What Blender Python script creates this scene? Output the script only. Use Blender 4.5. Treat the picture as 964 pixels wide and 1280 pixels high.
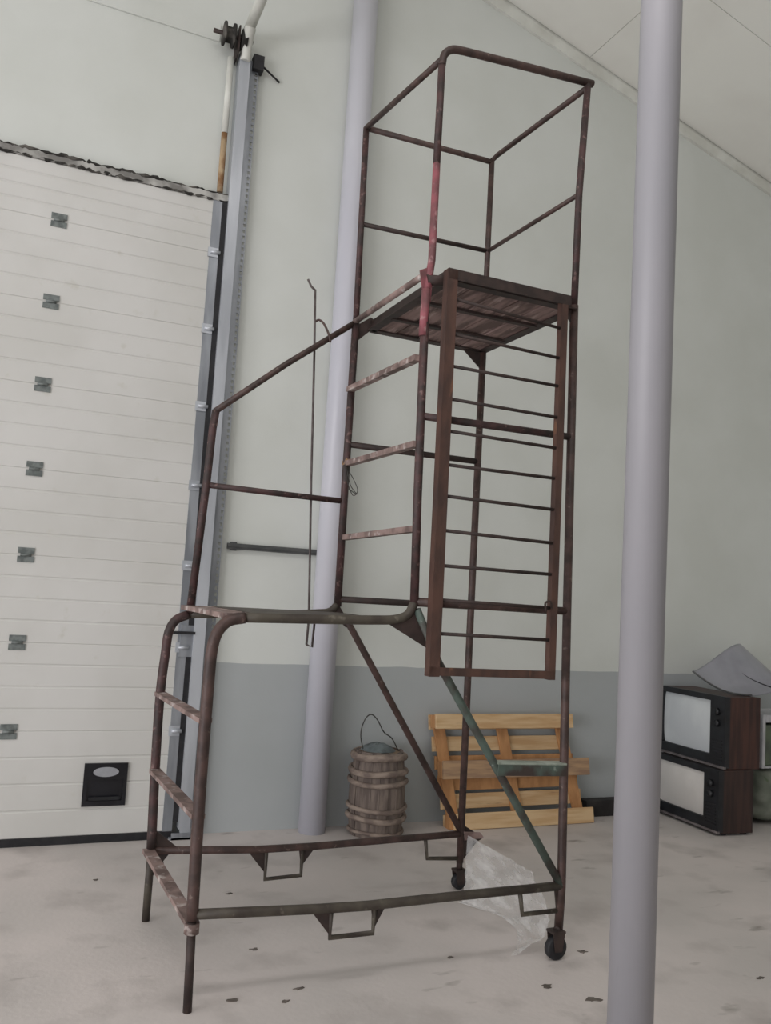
import bpy, math, random
from mathutils import Vector, Matrix
random.seed(7)
for o in list(bpy.data.objects): bpy.data.objects.remove(o)
scene = bpy.context.scene
COL = scene.collection

# ------------------------------------------------------------------ camera
FPX, PITCH, ROLL, YAW, H = 1070.1, .0947, .0599, 1.1706, 1.54
cy, sy, cp, sp = math.cos(YAW), math.sin(YAW), math.cos(PITCH), math.sin(PITCH)
F_ = Vector((cy*cp, sy*cp, sp)); R0 = Vector((sy, -cy, 0)); U0 = R0.cross(F_)
R_ = R0*math.cos(ROLL)+U0*math.sin(ROLL); U_ = -R0*math.sin(ROLL)+U0*math.cos(ROLL)
EYE = Vector((0, 0, H))
cam = bpy.data.cameras.new('camera'); co = bpy.data.objects.new('camera', cam); COL.objects.link(co)
m = Matrix.Identity(4)
for i in range(3):
    m[i][0], m[i][1], m[i][2], m[i][3] = R_[i], U_[i], -F_[i], EYE[i]
co.matrix_world = m
cam.sensor_fit = 'VERTICAL'; cam.sensor_height = 36; cam.lens = 36*FPX/1280
cam.clip_start = .05
scene.camera = co

# ------------------------------------------------------------------ light
world = bpy.data.worlds.new('hall_daylight'); scene.world = world; world.use_nodes = True
bg = world.node_tree.nodes['Background']
bg.inputs[0].default_value = (.97, .97, 1, 1); bg.inputs[1].default_value = .55
def area(name, loc, target, sx, sy_, power, col=(1, 1, 1)):
    l = bpy.data.lights.new(name, 'AREA'); l.shape = 'RECTANGLE'; l.size = sx; l.size_y = sy_; l.energy = power; l.color = col
    o = bpy.data.objects.new(name, l); COL.objects.link(o); o.location = loc
    o.rotation_euler = (Vector(target)-Vector(loc)).to_track_quat('-Z', 'Y').to_euler()
    return o
area('window_left_offscreen', (-6.5, -.5, 1.5), (2.5, 2.2, 1.4), 5, 2.4, 330, (.98, .97, 1))   # daylight side of the hall: both columns are lit from here
area('ceiling_lamp_offscreen', (-.4, .6, 6.4), (-.4, .6, 0), 4, 1.0, 105, (1, .965, .97))      # hall lamp under the ridge: soft shade below the base rails
vs = scene.view_settings
vs.view_transform = 'Standard'; vs.look = 'None'; vs.gamma = 1; vs.use_curve_mapping = False
vs.exposure = .08

# ------------------------------------------------------------------ pixel helpers (964x1280 photo)
D = 5.418                                   # gable wall plane
OX, OY, SYAW, W = .6991, 3.2386, .0162, .8458   # scaffold corner, turn, width
UD = Vector((math.cos(SYAW), math.sin(SYAW), 0)); VD = Vector((-math.sin(SYAW), math.cos(SYAW), 0))
OS = Vector((OX, OY, 0))
def ray(x, y): return F_+R_*((x-482)/FPX)+U_*((640-y)/FPX)
def onwall(x, y, d=0):
    r = ray(x, y); return EYE+r*((D-d)/r.y)
def onfloor(x, y, z=0):
    r = ray(x, y); return EYE+r*((z-H)/r.z)
def onface(x, y, v):
    r = ray(x, y); return EYE+r*(((OS-EYE).dot(VD)+v)/r.dot(VD))
def N(x, y, v=0): return onface(x, y, v)
def B(x, y, v=0): return onface(x, y, W+v)

# ------------------------------------------------------------------ materials
def lin(c):
    return tuple(((v/255)/12.92 if v/255 <= .04045 else ((v/255+.055)/1.055)**2.4) for v in c)+(1,)
def mat(name, c1, c2=None, scale=6, rough=.6, metal=0, bump=0, bscale=None, lo=.4, hi=.6, stretch=None, spec=.5, detail=6, c3=None, s3=30, lo3=.6, hi3=.7):
    M = bpy.data.materials.new(name); M.use_nodes = True
    nt = M.node_tree; b = nt.nodes['Principled BSDF']
    b.inputs['Roughness'].default_value = rough; b.inputs['Metallic'].default_value = metal
    b.inputs['Specular IOR Level'].default_value = spec
    b.inputs['Base Color'].default_value = lin(c1)
    tc = nt.nodes.new('ShaderNodeTexCoord'); mp = nt.nodes.new('ShaderNodeMapping')
    nt.links.new(tc.outputs['Object'], mp.inputs[0])
    if stretch: mp.inputs['Scale'].default_value = stretch
    def noise(s, d=detail):
        n = nt.nodes.new('ShaderNodeTexNoise'); n.inputs['Scale'].default_value = s; n.inputs['Detail'].default_value = d
        nt.links.new(mp.outputs[0], n.inputs['Vector']); return n
    def ramp(n, l, h):
        r = nt.nodes.new('ShaderNodeMapRange'); r.inputs[1].default_value = l; r.inputs[2].default_value = h
        nt.links.new(n.outputs['Fac'], r.inputs[0]); return r
    def mix(fac, a, bcol):
        x = nt.nodes.new('ShaderNodeMix'); x.data_type = 'RGBA'
        nt.links.new(fac, x.inputs[0])
        if isinstance(a, tuple): x.inputs[6].default_value = a
        else: nt.links.new(a, x.inputs[6])
        x.inputs[7].default_value = bcol; return x.outputs[2]
    out = None
    if c2:
        out = mix(ramp(noise(scale), lo, hi).outputs[0], lin(c1), lin(c2))
    if c3:
        out = mix(ramp(noise(s3), lo3, hi3).outputs[0], out if out else lin(c1), lin(c3))
    if out: nt.links.new(out, b.inputs['Base Color'])
    if bump:
        bn = nt.nodes.new('ShaderNodeBump'); bn.inputs['Strength'].default_value = bump; bn.inputs['Distance'].default_value = .01
        nt.links.new(noise(bscale or scale*4).outputs['Fac'], bn.inputs['Height']); nt.links.new(bn.outputs[0], b.inputs['Normal'])
    M['nodes_out'] = 0
    return M

M = {}
M['ceil'] = mat('ceiling_white', (240, 240, 233), (234, 233, 226), 1.2, .7)
M['trim'] = mat('trim_white', (222, 223, 216), (206, 206, 198), 4, .6)
M['door'] = mat('door_cream', (208, 207, 203), (201, 200, 195), 1.5, .45, c3=(196, 194, 185), s3=9, lo3=.66, hi3=.8)
M['galv'] = mat('galvanized', (168, 172, 178), (138, 142, 148), 9, .42, .55, stretch=(1, 1, .2))
M['galvlight'] = mat('galvanized_light', (196, 200, 206), (172, 176, 182), 7, .38, .35, stretch=(1, 1, .15))
M['hinge'] = mat('hinge_grey', (122, 128, 126), (96, 102, 100), 30, .55, .3)
M['black'] = mat('black_rubber', (22, 22, 26), (34, 33, 36), 20, .6)
M['blackgloss'] = mat('black_plastic', (16, 16, 22), (24, 24, 30), 10, .35)
M['silverplate'] = mat('silver_oval', (165, 167, 172), (150, 152, 158), 10, .35, .2)
M['foam'] = mat('dirty_foam', (44, 42, 39), (110, 106, 100), 9, .9, bump=.4, lo=.5, hi=.66)
M['seam'] = mat('seal_light', (186, 185, 180), (120, 118, 114), 7, .7)
M['rustpipe'] = mat('white_pipe_rust', (214, 212, 200), (150, 112, 78), 3, .6)
M['rust'] = mat('rust_brown', (136, 100, 66), (176, 152, 120), 14, .8)
M['colnear'] = mat('column_grey', (158, 156, 161), (150, 149, 154), 3, .5, c3=(138, 138, 142), s3=14, lo3=.68, hi3=.75, stretch=(1, 1, .3))
M['colfar'] = mat('column_bluegrey', (204, 204, 212), (194, 194, 203), 2, .4, stretch=(1, 1, .3))
M['maroon'] = mat('maroon_worn', (76, 52, 51), (52, 41, 39), 16, .6, c3=(124, 98, 94), s3=34, lo3=.6, hi3=.72, bump=.2)
M['brown'] = mat('brown_worn', (56, 42, 38), (80, 60, 55), 14, .55, c3=(116, 100, 92), s3=40, lo3=.63, hi3=.75, bump=.2)
M['pink'] = mat('red_primer', (150, 84, 92), (106, 68, 70), 9, .65, c3=(170, 132, 132), s3=26, lo3=.58, hi3=.7)
M['tread'] = mat('tread_worn', (146, 124, 118), (100, 82, 77), 12, .65, c3=(188, 178, 173), s3=20, lo3=.56, hi3=.68)
M['olive'] = mat('olive_brown', (58, 50, 44), (78, 72, 62), 10, .6, c3=(116, 110, 98), s3=22, lo3=.62, hi3=.76)
M['green'] = mat('worn_green', (78, 92, 84), (60, 50, 46), 7, .55, lo=.45, hi=.6, c3=(150, 160, 150), s3=20, lo3=.62, hi3=.74)
M['greenlight'] = mat('pale_green', (168, 176, 164), (128, 136, 124), 9, .6)
M['darksteel'] = mat('dark_steel', (44, 34, 31), (60, 46, 42), 18, .65)
M['angle'] = mat('rusty_angle', (86, 60, 50), (64, 46, 40), 12, .7, c3=(130, 90, 66), s3=18, lo3=.64, hi3=.78, stretch=(1, 1, .4), bump=.2)
M['board'] = mat('stained_board', (150, 126, 121), (100, 82, 77), 7, .8, stretch=(4, .6, 1), c3=(172, 152, 146), s3=9, lo3=.58, hi3=.7)
M['flatbar'] = mat('flat_bar', (96, 97, 96), (78, 80, 80), 12, .6, .2)
M['rodm'] = mat('thin_rod', (96, 88, 86), (70, 60, 58), 15, .6)
M['pine'] = mat('pine', (216, 186, 144), (198, 160, 116), 5, .75, stretch=(.5, 5, 5), c3=(156, 122, 92), s3=11, lo3=.66, hi3=.8)
M['pined'] = mat('pine_orange', (196, 146, 98), (176, 128, 84), 6, .75, stretch=(3, 3, .8))
M['pinew'] = mat('pine_weathered', (178, 146, 112), (146, 118, 96), 6, .8, stretch=(.6, 5, 5))
M['stave'] = mat('old_stave', (128, 115, 106), (96, 85, 79), 9, .85, stretch=(3, 3, .5), bump=.3)
M['hoop'] = mat('old_hoop', (152, 137, 125), (112, 98, 90), 12, .85, stretch=(1, 1, 2))
M['lid'] = mat('lid_wood', (164, 142, 120), (126, 106, 92), 9, .8)
M['bagdark'] = mat('dark_film', (62, 68, 70), (120, 130, 132), 8, .3)
M['wire'] = mat('wire', (60, 58, 54), (80, 78, 74), 20, .5, .4)
M['tvwood'] = mat('tv_veneer', (74, 46, 38), (52, 33, 29), 5, .5, stretch=(6, 6, .5))
M['tvwood2'] = mat('tv_veneer_dark', (62, 42, 37), (44, 31, 28), 5, .5, stretch=(6, 6, .5))
M['tvfront'] = mat('tv_bezel', (34, 36, 40), (24, 25, 28), 10, .45)
M['tvscreen'] = mat('tv_screen', (206, 211, 212), (194, 199, 202), 3, .3)
M['tvscreen2'] = mat('tv_screen_beige', (214, 211, 206), (202, 199, 194), 3, .35)
M['tvtrim'] = mat('tv_trim', (128, 122, 122), (100, 94, 94), 10, .4, .3)
M['silver'] = mat('silver_paint', (170, 170, 180), (156, 156, 166), 4, .28, .5)
M['poly'] = mat('white_foam_box', (212, 212, 216), (196, 196, 200), 8, .7)
M['greenstuff'] = mat('green_grey', (104, 116, 96), (84, 92, 82), 5, .7)
M['sack'] = mat('grey_sack', (136, 140, 128), (104, 110, 98), 5, .75, c3=(78, 96, 62), s3=10, lo3=.66, hi3=.76, bump=.3)
M['timber'] = mat('black_timber', (34, 32, 31), (50, 47, 45), 9, .8)
M['chip'] = mat('dark_chip', (112, 104, 97), (88, 81, 75), 20, .9)

def wall_mat():                                  # white paint over a grey painted dado, one flat coat each
    m_ = mat('gable_paint', (214, 217, 212), (208, 211, 205), 1.3, .65, bump=.05, bscale=60)
    nt = m_.node_tree; b = nt.nodes['Principled BSDF']
    up = b.inputs['Base Color'].links[0].from_socket
    geo = nt.nodes.new('ShaderNodeTexCoord'); sep = nt.nodes.new('ShaderNodeSeparateXYZ'); nt.links.new(geo.outputs['Object'], sep.inputs[0])
    ns = nt.nodes.new('ShaderNodeTexNoise'); ns.inputs['Scale'].default_value = 3; nt.links.new(geo.outputs['Object'], ns.inputs['Vector'])
    ad = nt.nodes.new('ShaderNodeMath'); ad.operation = 'MULTIPLY_ADD'; ad.inputs[1].default_value = .02
    nt.links.new(ns.outputs['Fac'], ad.inputs[0]); nt.links.new(sep.outputs[2], ad.inputs[2])
    lt = nt.nodes.new('ShaderNodeMath'); lt.operation = 'LESS_THAN'; lt.inputs[1].default_value = 1.055
    nt.links.new(ad.outputs[0], lt.inputs[0])
    n2 = nt.nodes.new('ShaderNodeTexNoise'); n2.inputs['Scale'].default_value = 1.6; n2.inputs['Detail'].default_value = 5; nt.links.new(geo.outputs['Object'], n2.inputs['Vector'])
    g = nt.nodes.new('ShaderNodeMix'); g.data_type = 'RGBA'; nt.links.new(n2.outputs['Fac'], g.inputs[0])
    g.inputs[6].default_value = lin((166, 171, 170)); g.inputs[7].default_value = lin((180, 184, 186))
    x = nt.nodes.new('ShaderNodeMix'); x.data_type = 'RGBA'; nt.links.new(lt.outputs[0], x.inputs[0])
    nt.links.new(up, x.inputs[6]); nt.links.new(g.outputs[2], x.inputs[7]); nt.links.new(x.outputs[2], b.inputs['Base Color'])
    return m_
M['wall'] = wall_mat()
def floor_mat():
    m_ = mat('concrete_floor', (209, 201, 197), (196, 190, 186), 1.1, .6, c3=(178, 171, 167), s3=2.6, lo3=.52, hi3=.7, bump=.12, bscale=40)
    nt = m_.node_tree; b = nt.nodes['Principled BSDF']; src = b.inputs['Base Color'].links[0].from_socket
    tc = nt.nodes.new('ShaderNodeTexCoord'); n = nt.nodes.new('ShaderNodeTexNoise'); n.inputs['Scale'].default_value = 6.5; n.inputs['Detail'].default_value = 3
    mp = nt.nodes.new('ShaderNodeMapping'); mp.inputs['Scale'].default_value = (.55, 1.3, 1); mp.inputs['Rotation'].default_value = (0, 0, .5)
    nt.links.new(tc.outputs['Object'], mp.inputs[0]); nt.links.new(mp.outputs[0], n.inputs['Vector'])
    r = nt.nodes.new('ShaderNodeMapRange'); r.inputs[1].default_value = .66; r.inputs[2].default_value = .78; r.inputs[4].default_value = .75
    nt.links.new(n.outputs['Fac'], r.inputs[0])
    x = nt.nodes.new('ShaderNodeMix'); x.data_type = 'RGBA'; nt.links.new(r.outputs[0], x.inputs[0]); nt.links.new(src, x.inputs[6])
    x.inputs[7].default_value = lin((112, 105, 98)); nt.links.new(x.outputs[2], b.inputs['Base Color'])
    return m_
M['floor'] = floor_mat()
def film_mat():
    m_ = bpy.data.materials.new('clear_film'); m_.use_nodes = True; nt = m_.node_tree; b = nt.nodes['Principled BSDF']
    b.inputs['Base Color'].default_value = (.9, .9, .89, 1); b.inputs['Roughness'].default_value = .22
    n = nt.nodes.new('ShaderNodeTexNoise'); n.inputs['Scale'].default_value = 6; n.inputs['Detail'].default_value = 4
    r = nt.nodes.new('ShaderNodeMapRange'); r.inputs[1].default_value = .35; r.inputs[2].default_value = .75; r.inputs[3].default_value = .16; r.inputs[4].default_value = .55
    nt.links.new(n.outputs['Fac'], r.inputs[0]); nt.links.new(r.outputs[0], b.inputs['Alpha'])
    return m_
M['film'] = film_mat()

# ------------------------------------------------------------------ mesh helpers
class MB:
    def __init__(s): s.v = []; s.f = []; s.sm = []
    def add(s, vs, fs, smooth=False):
        k = len(s.v); s.v += [Vector(p) for p in vs]
        for f in fs: s.f.append([i+k for i in f]); s.sm.append(smooth)
        return s
    def box(s, lo, hi):
        (a, b, c), (d, e, f) = lo, hi
        return s.add([(a, b, c), (d, b, c), (d, e, c), (a, e, c), (a, b, f), (d, b, f), (d, e, f), (a, e, f)],
                     [(3, 2, 1, 0), (4, 5, 6, 7), (0, 1, 5, 4), (1, 2, 6, 5), (2, 3, 7, 6), (3, 0, 4, 7)])
    def obox(s, c, ax, ay, az):
        c = Vector(c); P = []
        for dz in (-1, 1):
            for dx, dy in ((-1, -1), (1, -1), (1, 1), (-1, 1)): P.append(c+ax*dx+ay*dy+az*dz)
        return s.add(P, [(3, 2, 1, 0), (4, 5, 6, 7), (0, 1, 5, 4), (1, 2, 6, 5), (2, 3, 7, 6), (3, 0, 4, 7)])
    def bar(s, a, b, w, h, up=(0, 0, 1)):          # rectangular bar a->b; w across, h along up
        a = Vector(a); b = Vector(b); d = (b-a); L = d.length; d.normalize()
        u = Vector(up); u = (u-d*u.dot(d)).normalized(); sd = d.cross(u)
        return s.obox((a+b)/2, d*(L/2), sd*(w/2), u*(h/2))
    def tube(s, pts, r, n=12, closed=False):
        pts = [Vector(p) for p in pts]; m_ = len(pts)
        rs = r if isinstance(r, (list, tuple)) else [r]*m_
        T = []
        for i in range(m_):
            if closed: t = pts[(i+1) % m_]-pts[i-1]
            else: t = pts[min(i+1, m_-1)]-pts[max(i-1, 0)]
            T.append(t.normalized())
        ref = Vector((0, 0, 1)) if abs(T[0].z) < .9 else Vector((1, 0, 0))
        u = (ref-T[0]*ref.dot(T[0])).normalized(); vs = []; fs = []
        for i in range(m_):
            u = (u-T[i]*u.dot(T[i])).normalized(); w = T[i].cross(u)
            for k in range(n):
                a = 2*math.pi*k/n; vs.append(pts[i]+(u*math.cos(a)+w*math.sin(a))*rs[i])
        for i in range(m_ if closed else m_-1):
            j = (i+1) % m_
            for k in range(n):
                l = (k+1) % n; fs.append((i*n+k, i*n+l, j*n+l, j*n+k))
        s.add(vs, fs, True)
        if not closed:
            b0 = len(s.v)-len(vs)
            s.f.append([b0+k for k in range(n)][::-1]); s.sm.append(False)
            s.f.append([b0+(m_-1)*n+k for k in range(n)]); s.sm.append(False)
        return s
    def lathe(s, c, prof, n=32, axis=(0, 0, 1)):
        c = Vector(c); a = Vector(axis).normalized(); ref = Vector((1, 0, 0)) if abs(a.x) < .9 else Vector((0, 1, 0))
        u = (ref-a*ref.dot(a)).normalized(); w = a.cross(u); vs = []; fs = []
        for (r, z) in prof:
            for k in range(n):
                t = 2*math.pi*k/n; vs.append(c+a*z+(u*math.cos(t)+w*math.sin(t))*max(r, 1e-4))
        for i in range(len(prof)-1):
            for k in range(n):
                l = (k+1) % n; fs.append((i*n+k, i*n+l, (i+1)*n+l, (i+1)*n+k))
        return s.add(vs, fs, True)
    def plate(s, pts, th, nrm):                     # polygon with thickness along nrm (centred)
        nrm = Vector(nrm).normalized(); k = len(pts)
        a = [Vector(p)-nrm*th/2 for p in pts]; b = [Vector(p)+nrm*th/2 for p in pts]
        return s.add(a+b, [list(range(k))[::-1], list(range(k, 2*k))]+[(i, (i+1) % k, k+(i+1) % k, k+i) for i in range(k)])
    def build(s, name, mt, parent=None, label=None, bevel=0):
        me = bpy.data.meshes.new(name); off = parent_base(parent) if parent else Vector((0, 0, 0))
        me.from_pydata([tuple(p-off) for p in s.v], [], s.f); me.update()
        for p, q in zip(me.polygons, s.sm): p.use_smooth = q
        import bmesh as _b
        bm = _b.new(); bm.from_mesh(me); _b.ops.recalc_face_normals(bm, faces=bm.faces); bm.to_mesh(me); bm.free()
        me.materials.append(M[mt] if isinstance(mt, str) else mt)
        o = bpy.data.objects.new(name, me); COL.objects.link(o)
        if parent: o.parent = parent
        if label: o['label'] = label
        if bevel:
            bv = o.modifiers.new('bevel', 'BEVEL'); bv.width = bevel; bv.segments = 2; bv.limit_method = 'ANGLE'
        return o
def parent_base(p):
    v = Vector((0, 0, 0))
    while p: v += p.location; p = p.parent
    return v
def thing(name, loc, label, cat, group=None):
    o = bpy.data.objects.new(name, None); COL.objects.link(o); o.location = loc; o.empty_display_size = .1
    o['label'] = label; o['category'] = cat
    if group: o['group'] = group
    return o
def struct(o): o['kind'] = 'structure'; return o
def tag(o, label, cat, group=None):
    o['label'] = label; o['category'] = cat
    if group: o['group'] = group
    return o
def smooth(pts, n=6):
    P = [Vector(p) for p in pts]; P = [P[0]*2-P[1]]+P+[P[-1]*2-P[-2]]; out = []
    for i in range(1, len(P)-2):
        a, b, c, d = P[i-1:i+3]
        for k in range(n):
            t = k/n
            out.append(.5*((2*b)+(c-a)*t+(2*a-5*b+4*c-d)*t*t+(3*b-a-3*c+d)*t**3))
    out.append(P[-2]); return out

# ------------------------------------------------------------------ setting
SL = -.282
RX, RZ = .4, 6.147-.282*(.4-3.092)               # ridge
def ceil_z(x): return RZ+SL*abs(x-RX)
XL, XR, YB = -6.0, 8.0, -5.0
struct(MB().box((XL, YB, -.15), (XR, D+.2, 0)).build('floor', 'floor'))
w_ = MB()
prof = [(XL, 0), (XR, 0), (XR, ceil_z(XR)+.05), (RX, RZ+.05), (XL, ceil_z(XL)+.05)]
w_.plate([Vector((x, D+.1, z)) for x, z in prof], .2, (0, 1, 0))
struct(w_.build('wall_back', 'wall'))
struct(MB().box((XR, YB, 0), (XR+.2, D+.2, ceil_z(XR)+.1)).build('wall_right', 'wall'))
struct(MB().box((-.5, YB-.2, 0), (XR+.2, YB, 5.0)).build('wall_light_blocker', 'wall'))  # unseen wall behind the camera, added to block light from the right
# ceiling slab with panels under it
cs = MB()
for s in (-1, 1):
    xe = XR if s > 0 else XL
    cs.plate([Vector((RX, y, RZ+.02)) if k in (0, 3) else Vector((xe, y, ceil_z(xe)+.02)) for k, y in enumerate((YB, YB, D, D))], .06, (0, 0, 1))
ceiling = struct(cs.build('ceiling', 'ceil'))
cols = [RX+.01, 1.425, 3.825, 6.225, XR]
y1 = D-.012
rows = [y1]+[4.39-1.03*k for k in range(9)]
for i in range(len(cols)-1):
    for j in range(len(rows)-1):
        a, b, c, d = cols[i]+.003, cols[i+1]-.003, rows[j+1]+.003, rows[j]-.003
        p = MB(); p.plate([Vector((x, y, ceil_z(x)-.025)) for x, y in ((a, c), (b, c), (b, d), (a, d))], .03, (0, 0, 1))
        p.build('ceiling_panel', 'ceil', ceiling)
# cove board along the rake of the gable, with a dark gap above it
tr = MB()
x0, x1_ = RX, XR
tr.plate([Vector((x, D-.012, ceil_z(x)-dz)) for x, dz in ((x0, .17), (x1_, .15), (x1_, .065), (x0, .075))], .024, (0, 1, 0))
struct(tr.build('trim_1', 'trim'))
g_ = MB(); g_.plate([Vector((x, D-.004, ceil_z(x)-dz)) for x, dz in ((x0, .08), (x1_, .067), (x1_, .03), (x0, .03))], .008, (0, 1, 0))
struct(g_.build('trim_2', 'trim'))
# painted steel tube high on the wall over the door
struct(MB().bar((-3.2, D-.006, 5.2), (.9, D-.006, 5.15), .012, .12).build('trim_3', 'wall'))

# ------------------------------------------------------------------ sectional door
DY = D-.07                                        # room face of the door leaf
dxL, dxR = -3.0, 1.0
joints = [.138+.5*k for k in range(8)]+[3.985]
door = MB()
door.box((dxL, D-.012, .02), (dxR+.03, D-.002, 3.99))
door = struct(door.build('door_1', 'seam'))
def dedge(z): return dxR-.07
zs = [.045]+joints[1:8]+[3.985]
for k in range(8):
    z0, z1 = zs[k]+.0002, zs[k+1]-.0002
    p = MB(); n = 4; pr = [(D-.02, z0), (DY+.003, z0), (DY, z0+.004)]
    for i in range(1, n):
        zc = z0+(z1-z0)*i/n
        pr += [(DY, zc-.008), (DY+.004, zc-.003), (DY+.004, zc+.003), (DY, zc+.008)]
    pr += [(DY, z1-.004), (DY+.003, z1), (D-.02, z1)]
    m_ = len(pr)
    p.add([(dxL, y, z) for y, z in pr]+[(dxR-.065, y, z) for y, z in pr],
          [list(range(m_)), list(range(m_, 2*m_))]+[(i, (i+1) % m_, m_+(i+1) % m_, m_+i) for i in range(m_)])
    pan = p.build('door_panel', 'door', door)
    MB().box((dxR-.066, DY-.006, z0), (dxR-.008, D-.02, z1)).build('end_cap', 'galv', pan)
    if k < 7:                                     # hinges over the joint above this panel
        zj = zs[k+1]
        for hx in (.035, -1.1, -2.2):
            h = MB(); h.box((hx-.045, DY-.006, zj-.042), (hx+.045, DY, zj-.008)); h.box((hx-.045, DY-.006, zj+.008), (hx+.045, DY, zj+.042))
            h.tube([(hx-.03, DY-.008, zj), (hx+.03, DY-.008, zj)], .009, 8); h.build('hinge', 'hinge', pan)
        h = MB(); h.box((dxR-.075, DY-.014, zj-.03), (dxR-.01, DY-.004, zj+.03)); h.tube([(dxR-.06, DY-.02, zj), (dxR+.0, DY-.02, zj)], .012, 8)
        h.build('roller_bracket', 'galvlight', pan)
MB().box((dxL, DY-.004, .0), (dxR-.01, D-.02, .045)).build('bottom_seal', 'black', door)
MB().box((dxR-.008, DY-.01, .1), (dxR+.03, D-.012, 3.99)).build('side_seal', 'black', door)
# head seal: pale strip with crumbling dark foam above and below
MB().box((dxL, DY-.01, 3.985), (dxR+.03, D-.002, 4.03)).build('head_seal', 'seam', door)
def crumble(z, amp, thin):
    p = MB(); pts = []; rs = []; x = dxL; on = .5
    while x < dxR+.03:
        on = max(0, min(1, on+random.uniform(-.35, .35)))
        q = .3+.7*on
        pts.append((x, DY-.006+random.uniform(-.004, .004), z+random.uniform(-amp, amp))); rs.append((thin+random.uniform(0, .010))*q); x += random.uniform(.012, .03)
    return p.tube(pts, rs, 6)
crumble(4.036, .006, .006).build('foam_bead', 'foam', door)
crumble(3.99, .005, .004).build('foam_bead', 'foam', door)
# recessed lift handle
hc = onwall(131, 980, .07); hx, hz = hc.x, hc.z
hp = MB(); e = .122
hp.box((hx-e, DY-.016, hz-e), (hx-e+.022, DY, hz+e)); hp.box((hx+e-.022, DY-.016, hz-e), (hx+e, DY, hz+e))
hp.box((hx-e+.022, DY-.016, hz+.03), (hx+e-.022, DY, hz+e)); hp.box((hx-e+.022, DY-.016, hz-e), (hx+e-.022, DY, hz-e+.03))
hp.box((hx-e+.022, DY-.003, hz-e+.03), (hx+e-.022, DY, hz+.03))
hd = hp.build('lift_handle', 'blackgloss', door, 'black square lift handle with a silver oval plate')
ov = MB(); ov.plate([Vector((hx+.072*math.cos(t), DY-.019, hz+.073+.028*math.sin(t))) for t in [2*math.pi*k/28 for k in range(28)]], .006, (0, 1, 0))
ov.build('oval_plate', 'silverplate', hd)
MB().bar((hx-.085, DY-.019, hz-.078), (hx+.085, DY-.019, hz-.078), .008, .02).build('grip_lip', 'tvfront', hd)
# slide bolt near the edge of the leaf
lp = onwall(236, 798, .07)
l_ = MB(); l_.box((lp.x-.055, DY-.02, lp.z-.11), (lp.x+.05, DY-.006, lp.z+.08))
sb = l_.build('slide_bolt', 'galv', door)
MB().bar((lp.x-.14, DY-.03, lp.z+.035), (lp.x+.03, DY-.03, lp.z+.035), .02, .016).build('bolt_rod', 'black', sb)

# ------------------------------------------------------------------ vertical door track
TR = thing('door_track', (1.06, D-.05, 0), 'galvanized vertical track beside the sectional door, up to a greasy pulley', 'door track')
ZT = 5.0
t_ = MB(); t_.box((1.025, D-.105, .06), (1.033, D-.002, ZT)); t_.box((1.033, D-.105, .0), (1.095, D-.099, ZT)); t_.box((1.087, D-.099, .03), (1.095, D-.05, ZT))
t_.build('guide_channel', 'galvlight', TR)
t_ = MB(); t_.box((1.098, D-.05, .05), (1.143, D-.044, ZT)); t_.box((1.158, D-.05, .05), (1.165, D-.044, ZT)); t_.box((1.098, D-.044, .05), (1.104, D-.0, ZT))
t_.box((1.143, D-.05, .05), (1.158, D-.044, .9)); z = .9
while z < 4.95:                                   # webs between the punched slots
    t_.box((1.143, D-.05, z+.022), (1.158, D-.044, z+.04)); z += .04
t_.box((1.143, D-.05, z), (1.158, D-.044, ZT))
ang = t_.build('mounting_angle', 'galv', TR)
t_ = MB(); t_.box((.975, D-.11, 0), (1.10, D-.004, .012)); t_.box((.985, D-.11, .0), (1.1, D-.1, .04)); t_.build('foot_plate', 'galv', TR)
MB().tube([(.972, D-.06, 4.05), (.972, D-.06, 4.45)], .02, 12).build('rusty_conduit', 'rust', TR)
MB().tube([(.972, D-.06, 4.45), (.975, D-.06, ZT-.03)], .022, 12).build('white_conduit', 'trim', TR)
# horizontal run of the track towards the room
pts = [(1.06, D-.10, ZT-.05), (1.06, D-.12, ZT+.05), (1.06, D-.2, ZT+.12), (1.06, D-.4, ZT+.15), (1.06, 2.2, ZT+.2)]
MB().tube(smooth(pts, 4), .035, 8).build('overhead_rail', 'trim', TR)
# greasy cable drum and bearing
MB().lathe((.9, D-.11, 5.09), [(.0, 0), (.035, 0), (.075, .004), (.075, .016), (.05, .022), (.05, .058), (.075, .064), (.075, .078), (.03, .082), (0, .082)], 20, (1, 0, 0)).build('cable_drum', 'foam', TR)
MB().lathe((1.02, D-.11, 5.08), [(.0, 0), (.03, 0), (.07, .003), (.055, .02), (.07, .037), (.03, .04), (0, .04)], 20, (1, 0, 0)).build('cable_pulley', 'foam', TR)
b_ = MB(); b_.box((1.0, D-.14, 4.96), (1.01, D-.002, 5.16)); b_.tube([(.84, D-.11, 5.09), (1.1, D-.11, 5.085)], .014, 10); b_.build('bearing_bracket', 'darksteel', TR)
b_ = MB(); b_.box((1.12, D-.09, ZT-.07), (1.19, D-.02, ZT+.03)); b_.tube([(1.18, D-.05, ZT-.01), (1.32, D-.012, ZT-.07)], .007, 6); b_.build('corner_bracket', 'black', TR)

# ------------------------------------------------------------------ columns
def column(name, x, y, r, top, mt, label):
    p = MB(); p.lathe((x, y, 0), [(0, 0), (r, 0), (r, top*.5), (r, top), (0, top)], 40)
    return tag(p.build(name, mt), label, 'column')
c0 = onfloor(390, 1036)
cxm = onwall(390.5, 1030, .1).x
column('round_column', cxm, D-.09, .086, ceil_z(cxm)-.03, 'colfar', 'pale blue-grey round column standing against the wall beside the barrel')
column('steel_pole', 1.718, 2.053, .064, ceil_z(1.79)-.041, 'colnear', 'thick plain grey pole standing free in the hall, in front of the televisions')

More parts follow.
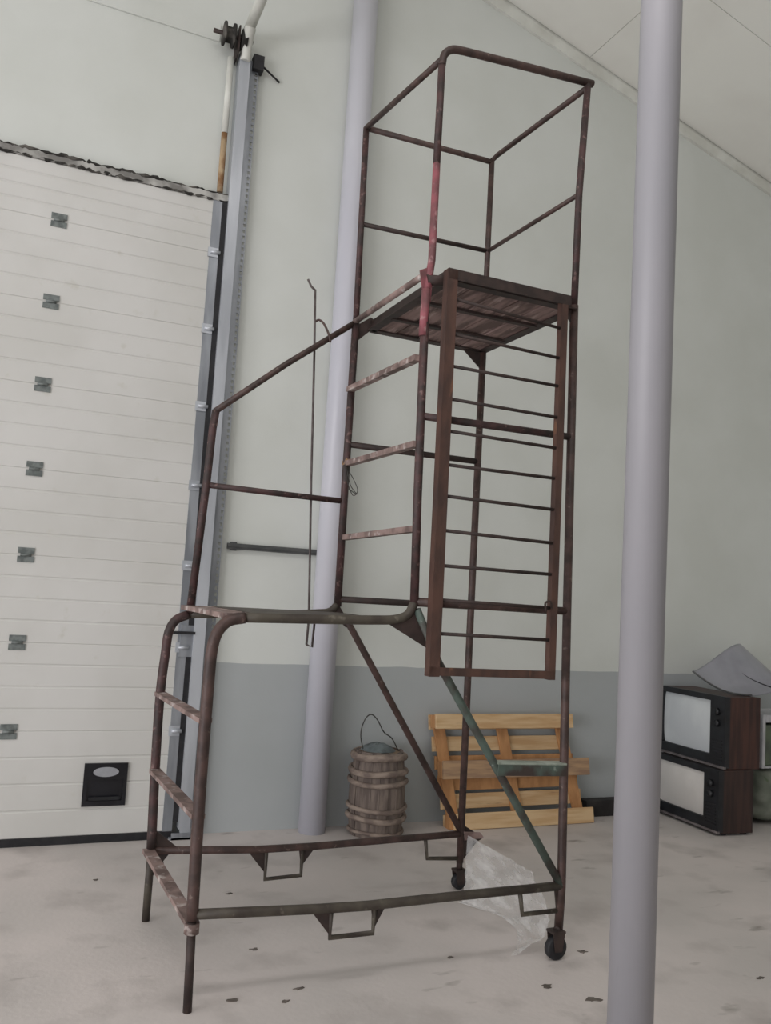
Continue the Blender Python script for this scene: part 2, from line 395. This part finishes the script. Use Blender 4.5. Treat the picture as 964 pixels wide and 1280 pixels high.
# ------------------------------------------------------------------ scaffold tower
SC = thing('scaffold_tower', OS, 'tall rusty brown steel scaffold tower with a high railed platform and a step-up landing', 'scaffold')
def T(name, pts, r, mt, n=12, label=None, parent=SC): return MB().tube(pts, r, n).build(name, mt, parent, label)
# near bent tube: leg, landing rail, tower post
legN = onfloor(234, 1265)
T('leg', smooth([N(240, 1150), N(246, 1050), N(253, 950), N(261, 850), N(265, 812), N(272, 790), N(286, 776), N(306, 772)], 5), .0225, 'brown')
T('landing_rail', smooth([N(306, 772), N(400, 774), N(470, 775), N(495, 774), N(510, 768), N(518, 754)], 5), .019, 'olive')
T('adjustable_foot', [legN, N(240, 1152)], .0165, 'darksteel')
MB().lathe(N(240, 1155)-Vector((0, 0, .02)), [(.0, -.012), (.028, -.012), (.028, .022), (0, .022)], 16).build('clamp_collar', 'tread', SC)
T('post', [N(518, 756), N(522, 625), N(527, 500), N(533, 362)], .0185, 'maroon')
T('post', [N(529, 420), N(533, 362)], .0195, 'pink')
T('post', [N(533, 368), N(540, 325), N(546, 205)], .0165, 'pink')
T('post', [N(546, 205), N(553, 76)], .0163, 'maroon')
# far bent tube
legB = onfloor(182, 1151)
T('leg', smooth([B(189, 1062), B(194, 960), B(200, 870), B(207, 815), B(211, 790), B(220, 775), B(236, 768)], 5), .0215, 'maroon')
T('landing_rail', smooth([B(236, 768), B(330, 768), B(395, 766), B(412, 764), B(421, 756)], 5), .018, 'olive')
T('adjustable_foot', [legB, B(189, 1064)], .018, 'olive')
T('post', [B(422, 758), B(433, 580), B(445, 402)], .0195, 'maroon')
T('post', [B(445, 402), B(458, 160)], .0165, 'maroon')
# right-hand full height posts
T('post', [B(575, 1078), B(588, 780), B(604, 440)], .019, 'brown')
T('post', [B(604, 440), B(615, 202)], .016, 'brown')
T('post', [N(698, 1165), N(702, 1108), N(709, 764), N(718, 382)], .0195, 'brown')
T('post', [N(718, 382), N(724, 243), N(735, 106)], .0165, 'maroon')
# guard rails of the high platform
T('top_rail', smooth([N(552.5, 82), N(556, 68), N(566, 62), N(580, 64)], 5)+[N(660, 84), N(741, 105)], .0175, 'brown')
T('top_rail', [B(458, 160), N(553, 74)], .0145, 'brown')
T('top_rail', [N(734, 110), B(622, 194), B(615, 201)], .0145, 'brown')
T('top_rail', [B(615, 203), B(606, 200), B(458, 160)], .015, 'brown')
T('guard_rail', [B(452, 280), B(610, 314)], .0125, 'darksteel')
T('guard_rail', [B(610, 314), N(724, 243)], .0115, 'brown')
# ties
T('tie_bar', [N(528, 520), N(712, 546)], .0165, 'maroon')
T('tie_bar', [N(519, 752), N(709, 764)], .0175, 'brown')
T('tie_bar', [B(433, 555), B(597, 577)], .0165, 'darksteel')
T('tie_bar', [B(423, 749), B(588, 758)], .0165, 'darksteel')
# ladder rungs up to the platform and step rungs at the end
for a, b in (((437, 487), (523, 447)), ((433, 580), (521, 555)), ((430, 672), (521, 661))):
    MB().bar(B(*a), N(*b), .034, .026).build('ladder_rung', 'tread', SC)
for a, b in (((200, 867), (257, 901)), ((193, 963), (248, 1021)), ((185, 1063), (241, 1156))):
    MB().bar(B(*a), N(*b), .05, .018, (0, 0, 1)).build('step_rung', 'tread', SC)
# landing: thin sheet deck with a worn leading tread
zc = N(306, 772).z
dk = MB(); A, C_ = OS+UD*.2+VD*.015, OS+UD*.78+VD*(W-.015)
dk.plate([Vector((p.x, p.y, zc+.013)) for p in (OS+UD*.17+VD*.02, OS+UD*.80+VD*.02, OS+UD*.80+VD*(W-.02), OS+UD*.17+VD*(W-.02))], .006, (0, 0, 1))
dk.build('landing_deck', 'olive', SC)
MB().bar(OS+UD*.1+VD*.01+Vector((0, 0, zc+.004)), OS+UD*.1+VD*(W-.01)+Vector((0, 0, zc+.004)), .14, .02).build('landing_tread', 'tread', SC)
# base rails
T('base_rail', [N(242, 1143), N(310, 1140), N(400, 1136), N(460, 1132), N(560, 1121), N(702, 1107)], .019, 'olive')
T('base_rail', [B(190, 1063), B(320, 1062), B(390, 1058), B(460, 1052), B(578, 1042)], .018, 'brown')
# carrying loops under the base rails
def loop(f, pts, r=.011): T('carrying_loop', [f(*p) for p in pts], r, 'olive', 8)
def gus(f, pts, mt='darksteel'): MB().plate([f(*p) for p in pts], .008, VD).build('gusset', mt, SC)
loop(N, [(414, 1138), (412, 1172), (466, 1166), (468, 1136)]); gus(N, [(389, 1139), (415, 1138), (411, 1168)]); gus(N, [(464, 1134), (482, 1132), (467, 1160)])
loop(N, [(650, 1113), (653, 1143), (698, 1138)]); 
loop(B, [(333, 1063), (331, 1099), (376, 1094), (378, 1062)]); gus(B, [(309, 1063), (334, 1063), (330, 1090)]); gus(B, [(374, 1062), (393, 1060), (376, 1083)])
loop(B, [(532, 1047), (534, 1073), (574, 1073)])
# diagonal braces and gussets
T('brace', [B(430, 770), B(440, 787), B(578, 1042)], .0175, 'brown')
T('brace', [N(521, 762), N(548, 828), N(624, 966), N(701, 1106)], .018, 'green')
gus(N, [(486, 780), (505, 777), (519, 760), (524, 764), (541, 803), (535, 811)])
gus(B, [(413, 764), (421, 752), (440, 785), (432, 784)])
gus(B, [(193, 1036), (224, 1061), (190, 1062)]); gus(B, [(190, 1064), (212, 1066), (204, 1076), (205, 1082), (187, 1098)])
gus(B, [(578, 1030), (604, 1047), (596, 1052), (578, 1075)]); gus(N, [(692, 1098), (706, 1104), (704, 1145), (696, 1142)])
MB().plate([B(575, 1040, -.01), B(600, 1041, -.05), B(605, 1047, -.05), B(580, 1050, -.01)], .006, (0, 0, 1)).build('corner_plate', 'tread', SC)
gus(B, [(440, 410), (463, 397), (472, 402), (470, 408), (443, 429)]); gus(B, [(577, 434), (605, 437), (603, 464)])
gus(N, [(525, 338), (542, 332), (538, 378), (530, 378)], 'pink'); gus(N, [(706, 372), (722, 374), (718, 410), (707, 393)])
# short step bar between near brace and post
a, b = N(619, 957), N(704, 958)
MB().bar(a+Vector((0, 0, .014)), b+Vector((0, 0, .014)), .058, .008).build('step_top', 'greenlight', SC)  # top face in a paler green than the bar below
s_ = MB(); s_.bar(a-VD*.026-Vector((0, 0, .012)), b-VD*.026-Vector((0, 0, .012)), .006, .05)
s_.build('step_bar', 'green', SC)
# platform
zq = 2.93; fb = MB(); u0, u1, v0, v1 = .905, 1.575, .0, W
def S(u, v, z): return OS+UD*u+VD*v+Vector((0, 0, z))
for (a, b, nrm) in (((u0, v0), (u1, v0), VD), ((u0, v1), (u1, v1), VD), ((u0, v0), (u0, v1), UD), ((u1, v0), (u1, v1), UD)):
    fb.bar(S(*a, zq+.005), S(*b, zq+.005), .008, .055); fb.bar(S(*a, zq-.021), S(*b, zq-.021), .05, .006)
fb.build('platform_frame', 'darksteel', SC)
nb = 5; wb = (u1-u0-.02)/nb
for k in range(nb):
    a = u0+.01+wb*(k+.5); MB().bar(S(a, v0+.01, zq-.002+.004*(k % 2)), S(a, v1-.01, zq-.002+.004*(k % 2)), wb-.012, .026).build('platform_board', 'board', SC)
for v in (.3, .6):
    MB().bar(S(u0+.01, v, zq-.022), S(u1-.01, v, zq-.022), .03, .012).build('platform_batten', 'darksteel', SC)
T('platform_edge_tube', [B(444, 402), N(529, 345)], .015, 'tread')
T('platform_bearer', [N(533, 350), N(562, 352)], .024, 'darksteel')
# stair hand rail on the far side
T('handrail_post', [B(237, 768), B(258, 606), B(266, 535), B(270, 513)], .019, 'maroon')
T('handrail', [B(269, 514), B(358, 455), B(443, 404)], .0155, 'brown')
T('knee_rail', [B(258, 606), B(340, 616), B(425, 626)], .0145, 'maroon')
# twisted binding wire on the post
T('binding_wire', smooth([B(434, 578, -.03), B(430, 584, -.03), B(438, 592, -.04), B(447, 612, -.05), B(441, 619, -.05), B(434, 600, -.04), B(436, 583, -.03)], 6), .0022, 'wire', 6)
T('binding_wire', smooth([B(433, 582, -.03), B(438, 606, -.05), B(446, 618, -.05), B(436, 611, -.05)], 6), .0022, 'wire', 6)
MB().tube([B(430, 576), B(437, 579)], .024, 8).build('rust_lump', 'rust', SC)
# castors
def castor(foot, top, r):
    c = Vector((foot.x, foot.y, r)); fr = MB()
    for s in (-1, 1): fr.plate([c+VD*s*.024+UD*a+Vector((0, 0, b)) for a, b in ((-.018, -.012), (.018, -.012), (.03, r+.015), (-.03, r+.015))], .005, VD)
    fr.obox(c+Vector((0, 0, r+.018)), UD*.032, VD*.028, Vector((0, 0, .005))); fr.tube([c+Vector((0, 0, r+.018)), top], .017, 10)
    f = fr.build('castor', 'darksteel', SC)
    MB().lathe(c-VD*.018, [(0, 0), (r*.4, 0), (r*.9, .0), (r, .006), (r, .03), (r*.9, .036), (r*.4, .036), (0, .036)], 24, VD).build('wheel', 'black', f)
castor(onfloor(694, 1199), N(698, 1160), .05)
castor(onfloor(573, 1111), B(575, 1074), .04)

# ------------------------------------------------------------------ rusty rod grille hung on the platform
G0 = -.072
def G(x, y, dv=0): return onface(x, y, G0+dv)
GR = thing('rod_grille', G(540, 843), 'rust-brown angle-iron frame with many thin rods, hung on the side of the scaffold', 'grille')
def lbar(name, a, b, w, side, mt, dep=.034):   # angle iron: front flange + flange going back at one side
    a = Vector(a); b = Vector(b); d = (b-a).normalized(); q = d.cross(VD).normalized()*side
    p = MB(); p.bar(a, b, w, .005, VD)
    p.bar(a+q*(w/2-.0025)+VD*dep/2, b+q*(w/2-.0025)+VD*dep/2, .005, dep, VD)
    return p.build(name, mt, GR)
lbar('stile', G(567, 336), G(543, 846), .046, -1, 'angle', .045)
lbar('stile', G(707, 372), G(690, 850), .032, -1, 'angle')
lbar('frame_bar', G(561, 341), G(714, 376), .046, 1, 'darksteel')
lbar('frame_bar', G(536, 839), G(694, 844), .034, -1, 'angle')
for a, b in (((570, 374), (703, 411)), ((568, 418), (701, 448)), ((567, 458), (700, 483)), ((565, 499), (698, 522)), ((563, 539), (695, 560)), ((560, 581), (694, 598)),
             ((557, 620), (692, 637)), ((555, 663), (691, 679)), ((553, 707), (689, 718)), ((551, 750), (688, 760)), ((549, 792), (687, 800))):
    T('rod', [G(*a, .012), G(*b, .012)], .0075, 'darksteel', 8, None, GR)
T('hook', smooth([G(683, 764, -.01), G(682, 754, -.02), G(688, 752, -.02), G(690, 760, 0)], 5), .005, 'darksteel', 6, None, GR)

# ------------------------------------------------------------------ hooked rod hanging on the hand rail
HR = thing('hooked_rod', B(383, 808, .03), 'long thin steel rod with a hooked top, hanging on the sloping scaffold handrail', 'rod')
q = .032
T('rod', [B(394, 362, q), B(393, 440, q), B(389, 600, q), B(386, 775, q), B(383, 806, q)], .0062, 'rodm', 8, None, HR)
T('hook', smooth([B(394, 402, q), B(399, 400, q), B(405, 405, q*.6), B(411, 418, -.012), B(413, 428, -.012)], 6), .006, 'brown', 8, None, HR)
T('handle_loop', [B(383, 806, q), B(390, 809, q), B(393, 780, q)], .0062, 'rodm', 8, None, HR)
T('tip', [B(385, 349, q), B(389, 358, q), B(394, 363, q)], .0062, 'rodm', 8, None, HR)

# ------------------------------------------------------------------ flat bar fixed on the wall
fbm = MB(); a, b = onwall(284, 683, .02), onwall(397, 690, .02)
a.z = b.z = (a.z+b.z)/2
fbm.bar(a, b, .02, .038); fbm.bar(a-Vector((0, .01, 0)), b-Vector((0, .01, 0)), .022, .006)
fbm.bar(a+Vector((.02, .01, 0)), a+Vector((.06, .01, 0)), .03, .055)
tag(fbm.build('wall_bar', 'flatbar'), 'dark grey flat steel bar fixed across the wall between door track and column', 'steel bar')

# ------------------------------------------------------------------ wooden barrel with wire handle
bc = onfloor(467, 1040); bc = Vector((bc.x, bc.y+.0, 0))
bc = Vector((bc.x+.0, min(bc.y+.17, D-.19), 0))
BR = thing('barrel', bc, 'weathered grey wooden barrel with thick hoops and a wire handle, against the wall', 'barrel')
Hb = .53; ns = 20
def br(z): return .166+.022*math.sin(math.pi*z/Hb)-.012*z/Hb
for k in range(ns):
    p = MB(); a0, a1 = 2*math.pi*(k+.015)/ns, 2*math.pi*(k+.985)/ns; dr = random.uniform(-.003, .003); vs = []; zz = [0, .1, .2, .3, .42, Hb-random.uniform(0, .01)]
    for z in zz:
        for (a, r) in ((a0, br(z)+dr), (a1, br(z)+dr), (a1, br(z)-.02), (a0, br(z)-.02)): vs.append(bc+Vector((r*math.cos(a), r*math.sin(a), z)))
    fs = [(0, 1, 2, 3), tuple(4*(len(zz)-1)+i for i in (3, 2, 1, 0))]
    for i in range(len(zz)-1):
        for j in range(4): fs.append((4*i+j, 4*i+(j+1) % 4, 4*i+4+(j+1) % 4, 4*i+4+j))
    p.add(vs, fs); p.build('stave', 'stave', BR)
for z, t in ((.03, .012), (.115, .019), (.175, .015), (.335, .017), (.40, .021), (.495, .024)):
    MB().tube([bc+Vector(((br(z)+.006)*math.cos(t_), (br(z)+.006)*math.sin(t_), z+.006*math.sin(2*t_+z*9))) for t_ in [2*math.pi*k/36 for k in range(36)]], t, 8, True).build('hoop', 'hoop', BR)
MB().lathe(bc, [(0, Hb-.03), (.15, Hb-.03), (.15, Hb-.012), (0, Hb-.004)], 28).build('lid', 'lid', BR)
lb = MB(); vs = []; fs = []; nr, na = 6, 24
for i in range(nr+1):
    for k in range(na):
        t = 2*math.pi*k/na; r = .115*i/nr; vs.append(bc+Vector((r*math.cos(t)-.01, r*math.sin(t), Hb-.004+.04*math.cos(math.pi/2*i/nr)+random.uniform(0, .012)*(i < nr))))
for i in range(nr):
    for k in range(na): fs.append((i*na+k, i*na+(k+1) % na, (i+1)*na+(k+1) % na, (i+1)*na+k))
lb.add(vs, fs, True).build('plastic_lump', 'bagdark', BR)
def onb(x, y): return onwall(x, y, D-bc.y)
T('wire_handle', smooth([bc+Vector((-.11, 0, Hb-.02)), onb(451, 918), onb(456, 900), onb(464, 893), onb(472, 900), onb(480, 915), onb(490, 923), bc+Vector((.14, 0, Hb-.02))], 6), .004, 'wire', 6, None, BR)

# ------------------------------------------------------------------ pallet leaning on the wall
pbl, pbr_ = onfloor(562, 1037), onfloor(750, 1031)
yb = (pbl.y+pbr_.y)/2
tl, tr_ = onwall(538, 890, .05), onwall(707, 893, .05)
PB0, PB1 = Vector((pbl.x, yb, 0)), Vector((pbr_.x, yb, 0))
PT0, PT1 = Vector((tl.x, D-.13, (tl.z+tr_.z)/2)), Vector((tr_.x, D-.13, (tl.z+tr_.z)/2))
PAL = thing('wooden_pallet', (PB0+PB1)/2, 'small pale pine pallet leaning upright against the wall beside the barrel', 'pallet')
def PP(s, t, d=0):      # s across, t up the slope, d back towards the wall
    a = PB0.lerp(PT0, t); b = PB1.lerp(PT1, t); up = ((PT0+PT1)/2-(PB0+PB1)/2).normalized(); nb_ = Vector((1, 0, 0)).cross(up)
    if nb_.y < 0: nb_ = -nb_
    return a.lerp(b, s)+nb_*d
up = ((PT0+PT1)/2-(PB0+PB1)/2).normalized(); PN = Vector((1, 0, 0)).cross(up)
if PN.y < 0: PN = -PN
LP = ((PT0+PT1)/2-(PB0+PB1)/2).length
def slat(s0, s1, t, d, wd, th, mt, name): MB().bar(PP(s0, t, d), PP(s1, t, d), th, wd, up).build(name, mt, PAL, bevel=.003)
for t, wd, mt, s0, s1 in ((.075, .105, 'pine', .02, 1.0), (.52, .12, 'pinew', .0, 1.05), (.945, .1, 'pine', .0, 1.0)):
    slat(s0, s1, t, .011, wd, .022, mt, 'runner_board')
    for s in (.05, .5, .95):
        MB().bar(PP(s-.05, t, .055), PP(s+.05, t, .055), .066, wd-.012, up).build('pallet_block', 'pined', PAL)
for s in (.055, .5, .945):
    MB().bar(PP(s, .02, .098), PP(s, .985, .098), .02, .085, (1, 0, 0)).build('stringer_board', 'pined', PAL, bevel=.003)
for t, wd in ((.06, .1), (.24, .1), (.4, .1), (.58, .09), (.745, .1), (.94, .1)):
    slat(.0, 1.0, t, .119, wd, .02, 'pined' if t in (.4, .58) else 'pine', 'deck_board')

# ------------------------------------------------------------------ clear plastic film draped from the base of the scaffold
FP = MB(); nU, nV = 22, 22
A0, A1 = B(585, 1044, -.03), N(690, 1104, .03)
Cc = [onfloor(572, 1128, .004), onfloor(640, 1196, .004)]
vs = []; fs = []
for i in range(nU+1):
    for j in range(nV+1):
        u, v = i/nU, j/nV
        top = A0.lerp(A0.lerp(A1, .8), u); low = Cc[0].lerp(Cc[1], u)+Vector((.16*math.sin(math.pi*u), 0, 0))
        p = top.lerp(low, v); sag = math.sin(math.pi*v)
        p = p+Vector((.10*u*sag, -.04*sag, -.09*sag*(1-.3*u)))
        p += Vector((0, .022*math.sin(9*u+5*v), .012*math.sin(13*u+2.2*v)+.01*math.sin(21*v+4*u)))*(sag*.9+.1)
        p += Vector((random.uniform(-1, 1), random.uniform(-1, 1), random.uniform(-.6, .6)))*.004
        p.z = max(p.z, .004); vs.append(p)
for i in range(nU):
    for j in range(nV):
        k = i*(nV+1)+j; fs.append((k, k+1, k+nV+2, k+nV+1))
FP.add(vs, fs, True)
tag(FP.build('plastic_film', 'film'), 'crumpled clear plastic film draped from the scaffold base down to the floor', 'plastic film')

# ------------------------------------------------------------------ televisions
def tv(name, corner, rot, w, d, h, wood, scr, label, split, foot):
    R3 = Matrix.Rotation(rot, 3, 'Z'); ex, ey, ez = R3 @ Vector((1, 0, 0)), R3 @ Vector((0, 1, 0)), Vector((0, 0, 1))
    t = thing(name, corner, label, 'television', 'old televisions stacked by the wall')
    def P(x, y, z): return Vector(corner)+ex*x+ey*y+ez*z
    def bx(x0, x1, y0, y1, z0, z1): return MB().obox(P((x0+x1)/2, (y0+y1)/2, (z0+z1)/2), ex*((x1-x0)/2), ey*((y1-y0)/2), ez*((z1-z0)/2))
    f = foot
    cab = bx(.02, d, 0, w, f, h).build('cabinet', wood, t, bevel=.006)
    bz = MB()
    sy0, sy1, sz0, sz1 = split, w-.022, f+.085, h-.04
    for (a, b, c, e_) in ((0, sy0, f+.01, h), (sy1, w, f+.01, h), (sy0, sy1, sz1, h), (sy0, sy1, f+.01, sz0)):
        bz.obox(P(.004, (a+b)/2, (c+e_)/2), ex*.022, ey*((b-a)/2), ez*((e_-c)/2))
    bz.build('bezel', 'tvfront', t)
    # bulged tube face with rounded corners
    sc = MB(); vs = []; fs = []; n = 14
    cyy, czz, hy, hz_ = (sy0+sy1)/2, (sz0+sz1)/2, (sy1-sy0)/2+.004, (sz1-sz0)/2+.004
    for i in range(n+1):
        for j in range(n+1):
            a, b = -1+2*i/n, -1+2*j/n
            q = 1-.035*(a*a)*(b*b)
            vs.append(P(-.006-.018*(1-a*a)*(1-b*b)+.014*(a*a+b*b)/2, cyy+hy*a*q, czz+hz_*b*q))
    for i in range(n):
        for j in range(n):
            k = i*(n+1)+j; fs.append((k, k+1, k+n+2, k+n+1))
    sc.add(vs, fs, True); sc.build('screen', scr, t)
    tm = MB(); tm.obox(P(-.014, w/2, f+.012), ex*.012, ey*(w/2), ez*.008); tm.build('trim_strip', 'tvtrim', t)
    for k, z in enumerate((h*.78, h*.62)):
        MB().lathe(P(-.018, split*.5, z), [(0, -.022), (.022, -.022), (.026, 0), (0, 0)], 18, ex).build('knob', 'tvfront', t)
    gl = MB()
    for k in range(7): gl.obox(P(-.019, split*.5, f+.06+k*.022), ex*.003, ey*(split*.34), ez*.005)
    gl.build('speaker_slats', 'black', t)
    if f > 0:
        for x in (.06, d-.05):
            for y in (.05, w-.05): MB().obox(P(x, y, f/2), ex*.02, ey*.02, ez*(f/2+.002)).build('foot', 'black', t)
    bk = MB()                                     # tapered rear cover of the tube
    o4 = [(d, .06, f+.04), (d, w-.06, f+.04), (d, w-.06, h-.04), (d, .06, h-.04)]; i4 = [(d+.13, .2, f+.09), (d+.13, w-.2, f+.09), (d+.13, w-.2, h-.12), (d+.13, .2, h-.12)]
    bk.add([P(*q) for q in o4+i4], [(0, 1, 2, 3), (4, 5, 6, 7)]+[(i, (i+1) % 4, 4+(i+1) % 4, 4+i) for i in range(4)]); bk.build('back_cover', 'tvfront', t)
    return t, P
c2 = onfloor(900, 1046)
tv('television', (c2.x, c2.y, 0), -.05, .68, .29, .447, 'tvwood2', 'tvscreen2', 'old television with a beige screen standing on the floor, under another one', .15, .015)
tv('television', (c2.x+.055, c2.y+.01, .449), -.05, .70, .30, .505, 'tvwood', 'tvscreen', 'old brown television with a pale screen stacked on another, under a silver panel', .15, .0)
ZTV = .449+.505

# ------------------------------------------------------------------ silver car body panel on the televisions
def atY(x, y, Y): return onwall(x, y, D-Y)
HP = thing('car_panel', (c2.x+.35, c2.y+.25, ZTV), 'curved silver car body panel lying on top of the stacked televisions', 'car panel')
q00, q10, q11, q01 = atY(866, 839, 4.93), atY(940, 875, 4.73), atY(1000, 872, 4.93), atY(926, 805, 5.16)
q10.z = max(q10.z, ZTV+.012)
hm = []; hf = []; n = 24
HN = (q10-q00).cross(q01-q00).normalized()
if HN.y > 0: HN = -HN
def hood_pt(a, b):      # a along the creased length, b across
    p = q00*(1-a)*(1-b)+q10*a*(1-b)+q11*a*b+q01*(1-a)*b
    bul = .075*math.sin(math.pi*b)*(b-.35)*2.2+.05*a*a*math.sin(math.pi*b)
    cr = -.014*math.exp(-((b-.5)/.045)**2)*max(0, min(1, (a-.25)*4))
    return p+HN*(bul+cr)-Vector((0, 0, .05*math.sin(math.pi*a)*(1-b)))
HT = HN*.008
for i in range(n+1):
    for j in range(n+1): hm.append(hood_pt(i/n, j/n))
k2 = len(hm); hm += [p-HT for p in hm]
for i in range(n):
    for j in range(n):
        k = i*(n+1)+j; hf.append((k, k+1, k+n+2, k+n+1)); hf.append((k2+k, k2+k+n+1, k2+k+n+2, k2+k+1))
ed = [i*(n+1) for i in range(n+1)]+[n*(n+1)+j for j in range(1, n+1)]+[i*(n+1)+n for i in range(n-1, -1, -1)]+[j for j in range(n-1, 0, -1)]
for i in range(len(ed)): a, b = ed[i], ed[(i+1) % len(ed)]; hf.append((a, b, k2+b, k2+a))
mb = MB(); mb.add(hm, hf, True); mb.build('panel_skin', 'silver', HP)
T('crease', [hood_pt(t/10, .5)+HN*.002 for t in range(4, 11)], [.001, .002, .003, .004, .005, .005, .005], 'tvfront', 6, None, HP)
T('edge_strip', [hood_pt(t/10, .0)+HN*.001 for t in range(0, 11)], .006, 'flatbar', 6, None, HP)

# ------------------------------------------------------------------ sack and foam box behind the televisions
sx = c2.x+.83; syy = c2.y+.36
SK = MB(); vs = []; fs = []; nu, nv = 20, 14
for j in range(nv+1):
    z = .40*j/nv; prof_ = (1-abs(2*j/nv-1)**5)**.5
    for k in range(nu):
        t = 2*math.pi*k/nu; c, s = math.cos(t), math.sin(t)
        ex_ = abs(c)**.5*math.copysign(1, c); ey_ = abs(s)**.5*math.copysign(1, s)
        w0 = (.33+.02*math.sin(5*z*9+3*t))*max(prof_, .05); vs.append(Vector((sx+w0*ex_, syy+.24*max(prof_, .05)*ey_*(1+.06*math.sin(4*t+20*z)), z+.0)))
for j in range(nv):
    for k in range(nu): fs.append((j*nu+k, j*nu+(k+1) % nu, (j+1)*nu+(k+1) % nu, (j+1)*nu+k))
fs.append(list(range(nu))[::-1]); fs.append([nv*nu+k for k in range(nu)])
SK.add(vs, fs, True); tag(SK.build('sack', 'sack'), 'bulging grey-green sack on the floor behind the televisions', 'sack')
FB = thing('foam_box', (sx+.05, syy+.05, .40), 'white foam box with green-grey contents on the sack behind the televisions', 'box')
bx0, bx1, by0, by1, z0, z1 = sx-.21, sx+.36, syy-.14, syy+.2, .40, .80
f_ = MB(); f_.box((bx0, by0, z0), (bx0+.032, by1, z1)); f_.box((bx1-.05, by0, z0), (bx1, by1, z1)); f_.box((bx0+.032, by0, z1-.06), (bx1-.05, by1, z1)); f_.box((bx0+.032, by1-.04, z0), (bx1-.05, by1, z1-.06)); f_.box((bx0+.032, by0, z0), (bx1-.05, by1, z0+.015))
f_.build('shell', 'poly', FB, bevel=.008)
MB().box((bx0+.036, by0+.012, z0+.02), (bx1-.055, by1-.05, z1-.08)).build('contents', 'greenstuff', FB, bevel=.01)
T('strap', [(bx0+.05, by0+.02, z1-.10), (bx1-.06, by0+.02, z0+.18)], .006, 'black', 6, None, FB)

# ------------------------------------------------------------------ black timber at the foot of the wall
a = onwall(728, 1000, .06); tb = MB(); tb.box((a.x, D-.115, 0), (a.x+.62, D-.02, .115))
tag(tb.build('black_timber', 'timber', bevel=.006), 'blackened timber lying along the foot of the wall beside the pallet', 'timber')

# ------------------------------------------------------------------ chips and leaves on the floor
for (x, y, s) in ((684, 1233, .022), (742, 1250, .026), (728, 1190, .02), (563, 1197, .014), (318, 1187, .016), (293, 1250, .02), (374, 1236, .016), (357, 1252, .014), (287, 1117, .014), (950, 1223, .016), (120, 1100, .012)):
    c = onfloor(x, y); ch = MB(); k = 11; ro = random.uniform(0, 6)
    ch.plate([c+Vector((s*random.uniform(.5, 1.7)*math.cos(ro+2*math.pi*i/k), s*random.uniform(.3, 1.0)*math.sin(ro+2*math.pi*i/k), .0015)) for i in range(k)], .003, (0, 0, 1))
    tag(ch.build('floor_debris', 'chip'), 'small dark flake of debris on the concrete floor', 'debris', 'flakes scattered on the floor')
